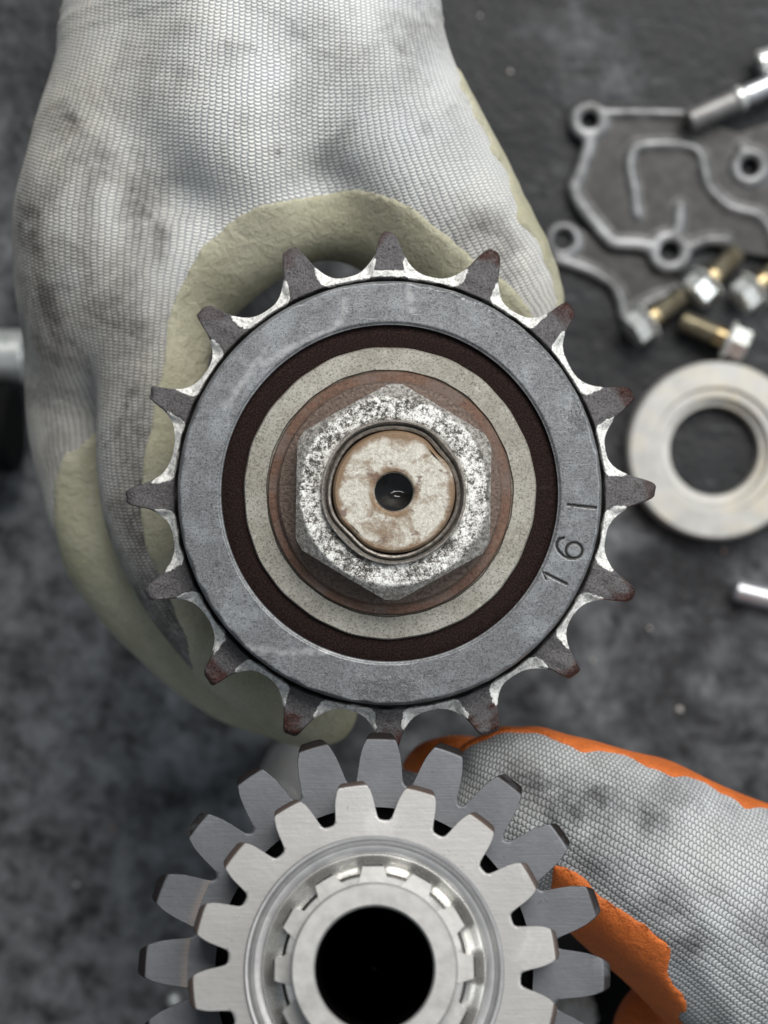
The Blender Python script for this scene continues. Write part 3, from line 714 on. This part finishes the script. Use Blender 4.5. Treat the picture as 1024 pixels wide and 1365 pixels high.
def build_right_glove():
    T = chain([(1230, 1420, 122, 190), (1080, 1295, 128, 160), (960, 1215, 133, 132), (860, 1150, 136, 108), (775, 1100, 137, 86), (705, 1068, 136, 66), (660, 1050, 135, 50)])
    I1 = chain([(1160, 1300, 108, 90), (1060, 1180, 110, 62), (1000, 1165, 110, 72), (950, 1140, 111, 54), (905, 1120, 112, 62), (860, 1100, 112, 50), (800, 1075, 113, 54), (745, 1053, 114, 49), (655, 1042, 115, 51), (590, 1038, 115, 50), (578, 1075, 114, 42)])
    M1 = chain([(1160, 1320, 90, 84), (1030, 1215, 92, 66), (900, 1140, 94, 58), (780, 1090, 95, 54), (680, 1078, 95, 50), (610, 1095, 95, 46)])
    R1 = chain([(1160, 1340, 72, 80), (1030, 1235, 74, 62), (900, 1160, 76, 56), (780, 1110, 77, 52), (690, 1100, 77, 48), (620, 1120, 77, 44)])
    L1 = chain([(1160, 1360, 56, 70), (1030, 1260, 58, 56), (910, 1190, 60, 50), (800, 1150, 61, 46), (710, 1140, 61, 42)])
    Pm = chain([(1300, 1560, 100, 200), (1180, 1450, 108, 190), (1070, 1400, 112, 150), (985, 1400, 112, 118)])
    P2 = chain([(1300, 1560, 74, 190), (1150, 1420, 76, 150), (1000, 1420, 80, 110), (900, 1440, 84, 70)])
    P3 = chain([(1010, 1400, 116, 110), (935, 1390, 116, 80), (890, 1400, 114, 60)])
    g = Grid((0, -128, 44), (118, -30, 162), .75)
    d = g.full()
    for c in (T, Pm, P2, P3): add_chain(g, d, c, 6.)
    f = g.full()
    for c in (I1, M1, R1, L1): add_chain(g, f, c, .9)
    d = smin(d, f, 1.2)
    X, Y, Z = g.pts()
    d = d - .16 * np.sin((X * .75 + Y * .55) * .9 + 2 * vnoise(X * .1, Y * .1, 0, 7)) - .5 * vnoise(X * .12, Y * .12, Z * .12, 12) - .15 * vnoise(X * .35, Y * .35, Z * .35, 2)
    # thumb-relative side coordinate
    o = np.argsort(T[:, 0]); tyy = np.interp(X, T[o, 0], T[o, 1]); tz = np.interp(X, T[o, 0], T[o, 2]); tr = np.interp(X, T[o, 0], T[o, 3])
    sl = (Y - tyy) / tr                                       # >0 : finger side (image up), <0 : gear side
    xe = P(905, 0, 135)[0]
    c = np.where(sl < 0, .80, .36) + .06 * vnoise(X * .45, Y * .45, 0, 3) + .10 * np.sin(X * .42) * (sl > 0)
    reg = Z - (tz + c * tr)
    # the gear-side rubber stops at the base of the thumb
    xb = P(898, 0, 135)[0] - .0 * Y
    reg = np.where(sl < 0, (sl + .60 + .05 * vnoise(X * .5, Y * .5, 0, 6)) * tr * .84, reg)
    reg = np.where(sl < 0, np.maximum(reg, P(728, 0, 140)[0] - X), reg)
    reg = np.where(sl < 0, np.maximum(reg, (X - xb) + .35 * (Y + 85) - .7 * vnoise(X * .5, Y * .5, Z * .3, 8)), reg)
    reg = np.minimum(reg, 1e3)
    reg = np.where((sl < 0) & (Z < 100), np.minimum(reg, 90 - Z + (X - xb - 8)), reg)
    coat = np.maximum(np.maximum(d - .42, reg), -(d + 1.3)).astype(np.float32)
    root = thing('gloved_hand', 'grey knit work glove with orange rubber palm holding the gear shaft', 'gloved hand', P(1000, 1350, 45))
    inv = np.array(root.location) * 1000
    V, F = surface_nets(d, g); V = smooth_mesh(V, F, 2)
    ku, kv = hand_uv(V, F, [T, I1, M1, R1, L1, Pm])
    dirt = np.zeros(len(V))
    for (u, v, ru, rv, w) in [(790, 1060, 70, 40, .8), (690, 1040, 50, 40, .9), (870, 1080, 30, 25, .7), (870, 1190, 30, 25, .7), (910, 1240, 22, 22, .6), (780, 1140, 60, 30, .7), (1010, 1250, 40, 60, .2)]:
        x, y, _ = P(u, v, 145); dirt += w * np.exp(-(((V[:, 0] - x) / (ru * .13)) ** 2 + ((V[:, 1] - y) / (rv * .13)) ** 2))
    mesh_obj('knit_shell', V - inv, F, M_KNIT_G, root, attrs={'ku': ku, 'kv': kv, 'dirt': np.clip(dirt, 0, 1)})
    V, F = surface_nets(coat, g); V = smooth_mesh(V, F, 3)
    mesh_obj('rubber_coating', V - inv, F, M_ORANGE, root)
build_right_glove()

# ------------------------------------------------------------------ things lying on the mat
def px2(u, v, z=3): return P(u, v, z)[:2]
def poly_sd(X, Y, pts):
    """signed distance to polygon (negative inside)"""
    D = np.full(np.broadcast(X, Y).shape, 1e9); ins = np.zeros(D.shape, bool)
    n = len(pts)
    for i in range(n):
        a, b = pts[i], pts[(i + 1) % n]; dx, dy = b[0] - a[0], b[1] - a[1]
        q = np.clip(((X - a[0]) * dx + (Y - a[1]) * dy) / (dx * dx + dy * dy), 0, 1)
        D = np.minimum(D, np.hypot(X - a[0] - q * dx, Y - a[1] - q * dy))
        c = ((a[1] > Y) != (b[1] > Y)) & (X < (b[0] - a[0]) * (Y - a[1]) / ((b[1] - a[1]) or 1e-9) + a[0]); ins ^= c
    return np.where(ins, -D, D)
def pressed_plate(name, label, cat, outline, beads, lobes, z0, zt, bead_r):
    pts = [px2(*p) for p in outline]
    allp = np.array(pts + [px2(u, v) for u, v, *_ in lobes]); lo = allp.min(0) - 8; hi = allp.max(0) + 8
    g = Grid((lo[0], lo[1], z0 - 1), (hi[0], hi[1], zt + 4.5), .42)
    X, Y, Z = g.pts(); X2, Y2 = X[:, :, 0], Y[:, :, 0]
    s2 = poly_sd(X2, Y2, pts) - .8
    for (u, v, ro, rh) in lobes:
        c = px2(u, v); s2 = smin(s2, np.hypot(X2 - c[0], Y2 - c[1]) - ro * .2, 1.5)
    d = np.maximum(s2[:, :, None] + 0 * Z, np.abs(Z - (z0 + zt) / 2) - (zt - z0) / 2)
    bd = np.full(s2.shape, 99.)
    for ln, br in beads:
        br = br * 1.35
        q = catmull([(*px2(*p), 0) for p in ln], 5)[:, :2]
        for a, b in zip(q[:-1], q[1:]):
            dx, dy = b - a; t = np.clip(((X2 - a[0]) * dx + (Y2 - a[1]) * dy) / (dx * dx + dy * dy + 1e-9), 0, 1)
            bd = np.minimum(bd, np.hypot(X2 - a[0] - t * dx, Y2 - a[1] - t * dy) - br)
    for (u, v, ro, rh) in lobes:
        c = px2(u, v); r = np.hypot(X2 - c[0], Y2 - c[1]); bd = smin(bd, np.abs(r - (ro + rh) * .1) - (ro - rh) * .1, 1.)
    bead3 = np.hypot(np.maximum(bd + 1.4, 0)[:, :, None], (Z - zt) * 1.25) - 1.4
    d = smin(d, np.maximum(bead3, -(Z - z0)), .8)
    for (u, v, ro, rh) in lobes:
        c = px2(u, v); r = np.hypot(X2 - c[0], Y2 - c[1])[:, :, None]; d = np.maximum(d, rh * .2 - r)
    V, F = surface_nets(d.astype(np.float32), g); V = smooth_mesh(V, F, 2)
    i = np.clip(((V[:, :2] - g.lo[:2]) / g.h).round().astype(int), 0, np.array(s2.shape) - 1)
    e = sstep(1.6, -1.2, bd[i[:, 0], i[:, 1]])
    o = mesh_obj(name, V, F, M_COVER, attrs={'bead': e}); return tag(o, label, cat)
pressed_plate('cover_plate', 'large dark pressed steel cover plate with raised ribs and bolt eyes', 'cover plate',
    [(782, 148), (915, 150), (985, 180), (1075, 150), (1075, 345), (1000, 335), (950, 322), (915, 335), (893, 345), (862, 332), (818, 324), (796, 300), (766, 256), (766, 242), (790, 190)],
    [([(800, 150), (850, 149), (912, 151)], .9), ([(788, 175), (782, 205), (770, 238), (765, 252), (776, 274), (800, 305), (815, 322)], 1.3), ([(850, 286), (845, 250), (840, 216), (848, 196), (880, 191), (915, 193), (935, 206), (944, 245), (972, 274), (1008, 285), (1024, 300), (1034, 325)], 1.0),
     ([(822, 324), (850, 325), (872, 330)], 1.3), ([(908, 275), (905, 300), (900, 315)], 1.2), ([(916, 330), (940, 320), (968, 318)], 1.0), ([(990, 195), (988, 208)], .9)],
    [(786, 160, 27, 11), (893, 335, 29, 13), (1000, 222, 27, 12)], .6, 2.2, 1.)
pressed_plate('bracket_plate', 'smaller dull steel plate with bolt eye half under the cover plate', 'plate',
    [(736, 318), (752, 300), (775, 305), (826, 338), (870, 345), (912, 384), (880, 398), (846, 424), (834, 420), (828, 398), (812, 376), (780, 360), (744, 346)],
    [([(742, 344), (775, 354), (808, 370), (826, 390), (834, 422)], 1.1), ([(840, 421), (862, 404), (885, 394), (912, 389)], 1.1)],
    [(752, 318, 25, 13)], -.6, .7, 1.)
def bolt(head, tip, label, grp, zc=4.6):
    a = Vector((*px2(*head), zc)); b = Vector((*px2(*tip), 3.1)); d = (b - a); Lg = d.length
    q = Vector((0, 0, 1)).rotation_difference(d.normalized()).to_matrix().to_4x4()
    root = thing('flange_bolt', label, 'bolt', mtx=Matrix.Translation(a * .001) @ q, group=grp)
    # hex head, axis +z towards the tip
    V = []; F = []
    rings = [(-4.8, 0.35), (-4.8, 3.3), (-4.3, 4.05), (0, 4.05), (0, .35)]
    for z, r in rings:
        for k in range(24):
            t = k / 24 * 2 * math.pi; rr = r if r < 4 else r * 1.0 / math.cos(((t + math.pi / 6) % (math.pi / 3)) - math.pi / 6)
            V.append((rr * math.cos(t), rr * math.sin(t), z))
    for i in range(4):
        for k in range(24): F.append((i * 24 + k, (i + 1) * 24 + k, (i + 1) * 24 + (k + 1) % 24, i * 24 + (k + 1) % 24))
    mesh_obj('hex_head', V, F, M_BRIGHT, root, sharp=30)
    lathe('flange', [(.5, .02), (5.2, .02), (5.6, .5), (5.2, 1.1), (3.2, 1.5), (.5, 1.5)], M_BRIGHT, root, n=40)
    sh = Lg * .30
    lathe('shank', [(.4, 1.5), (2.7, 1.5), (2.7, sh), (.4, sh)], M_YELLOW, root, n=32)
    pr = [(.4, sh + .02)]; z = sh + .02
    while z < Lg - .9: pr += [(2.45, z), (2.95, z + .45)]; z += .9
    pr += [(2.3, Lg - .4), (1.9, Lg), (.4, Lg)]
    lathe('thread', pr, M_THREAD, root, n=32, sharp=20)
bolt((858, 432), (912, 392), 'small flange bolt lying at the corner of the bracket plate', 'loose bolts')
bolt((938, 380), (984, 334), 'small flange bolt lying against the cover plate edge', 'loose bolts')
bolt((1000, 388), (1062, 338), 'small flange bolt leaning beside the cover plate with wide pale washer head', 'loose bolts')
bolt((972, 455), (908, 426), 'small flange bolt lying beside the pale spacer ring', 'loose bolts')

sx, sy = px2(957, 600, 7); q = S(7)
root = thing('spacer_ring', 'pale satin steel spacer ring with stepped bore', 'spacer ring', (sx, sy, 0))
lathe('outer_flange', [(r * q, z) for r, z in [(84, .1), (118, .1), (119.5, 1), (119.5, 5.2), (118, 6.1), (115.5, 6.5), (85, 6.5), (84, 6.3)]], M_WASHER, root, n=140)
lathe('inner_lip', [(r * q, z) for r, z in [(60, .1), (83.9, .1), (83.9, 6.0), (82.5, 5.4), (72, 5.4), (71, 5.0), (69.5, 3.2), (61.5, 3.1), (60, 2.2)]], M_WASHER, root, n=140)
def rod(name, label, cat, a, b, r, mat, zc, steps=None, part=None):
    A = Vector((*px2(*a), zc)); B = Vector((*px2(*b), zc)); d = B - A; L = d.length
    qm = Vector((0, 0, 1)).rotation_difference(d.normalized()).to_matrix().to_4x4()
    root = thing(name, label, cat, mtx=Matrix.Translation(A * .001) @ qm)
    for pn, z0, z1, rr, m in steps(L) if steps else [(part or 'body', 0, L, r, mat)]:
        c = min(.6, rr * .2)
        lathe(pn, [(.3, z0), (rr - c, z0), (rr, z0 + c), (rr, z1 - c), (rr - c, z1), (.3, z1)], m, root, n=48, sharp=30)
    return root
rod('stepped_pin', 'shiny stepped steel pin resting on the cover plate edge', 'pin', (914, 166), (1090, 88), 3, M_PIN, 6.2,
    lambda L: [('body', 0, L * .36, 3.0, M_CASTING), ('polished_collar', L * .36, L * .42, 3.3, M_BRIGHT), ('polished_end', L * .42, L, 2.7, M_PIN)])
rod('dowel_pin', 'plain silver dowel pin lying alone on the mat', 'pin', (979, 786), (1085, 812), 2.9, M_PIN, 2.9)
rod('metal_peg', 'bright metal peg beside the stepped pin', 'peg', (1009, 88), (1075, 66), 3.6, M_BRIGHT, 3.6)
rod('steel_spindle', 'bright steel spindle beside black rubber roller', 'spindle', (-140, 476), (42, 478), 7.2, M_BRIGHT, 7.3)
rod('rubber_roller', 'thick black rubber roller next to bright spindle', 'roller', (-140, 574), (32, 574), 11.5, M_BLKRUB, 11.6)
cxx, cyy = px2(366, 1076, 60)
root = thing('bushing', 'pale round bushing standing on the mat behind the gears', 'bushing', (cxx, cyy, 0))
lathe('body', [(3, .1), (6, .1), (6.6, .8), (6.6, 58), (5.8, 59.6), (5, 60), (3, 60), (2.6, 59)], M_WASHER, root, n=64)
bx, by = px2(858, 1385, 34); q = S(34)
root = thing('shade_filler', 'added matt black shade boot standing between gears and orange glove', 'filler', (bx, by, 0))  # added black form standing in for the deep shade of this gap
lathe('body', [(3, .1), (26, .1), (26, 4), (24, 6), (25, 10), (23, 13), (24, 17), (22, 20), (23, 25), (21, 30), (19, 34), (8, 34), (7, 30), (3, 30)], M_BLKRUB, root, n=72)
b2 = px2(768, 1362, 45)
root = thing('splined_collar', 'cream ribbed collar just visible behind the gear teeth', 'collar', (b2[0], b2[1], 0))
lathe('body', [(.3, .1), (5.4, .1), (5.4, 43), (4.6, 45), (.3, 45.5)], M_WASHER, root, n=96, jitter=lambda t, r, z: (.45 * math.cos(12 * t) if r > 4 else 0), sharp=60)
def blob(name, u, v, r, mat, z=None, flat=1.):
    bm = bmesh.new(); bmesh.ops.create_icosphere(bm, subdivisions=2, radius=r * .001)
    rr = random.Random(int(u * 7 + v))
    for w in bm.verts: w.co *= rr.uniform(.85, 1.12) if flat < 1 else 1; w.co.z *= flat
    me = bpy.data.meshes.new(name); bm.to_mesh(me); bm.free(); me.materials.append(mat)
    me.polygons.foreach_set('use_smooth', [True] * len(me.polygons))
    o = bpy.data.objects.new(name, me); COL.objects.link(o); x, y = px2(u, v, 0); o.location = (x * .001, y * .001, (z if z else r * flat * .8) * .001 - .0003); return o
tag(blob('steel_ball', 234, 1330, 2.0, M_BRIGHT, 2.2), 'tiny shiny steel ball on the mat beside the gears', 'ball')
for i, (u, v, r) in enumerate([(906, 946, 1.5), (283, 803, 1.2), (150, 1105, 1.2), (102, 1180, 1.3), (965, 735, .9), (866, 838, .9), (790, 880, .9), (680, 95, 1.), (985, 515, .9), (40, 1230, .8), (70, 905, .7), (640, 20, .7)]):
    m = M_GRITB if i in (1, 2, 4) else M_GRIT
    tag(blob('grit_speck', u, v, r * .6, m, flat=.45), 'tiny brown grit speck on the dark mat' if m is M_GRITB else 'tiny pale grit speck on the dark mat', 'grit', 'grit specks on the mat')
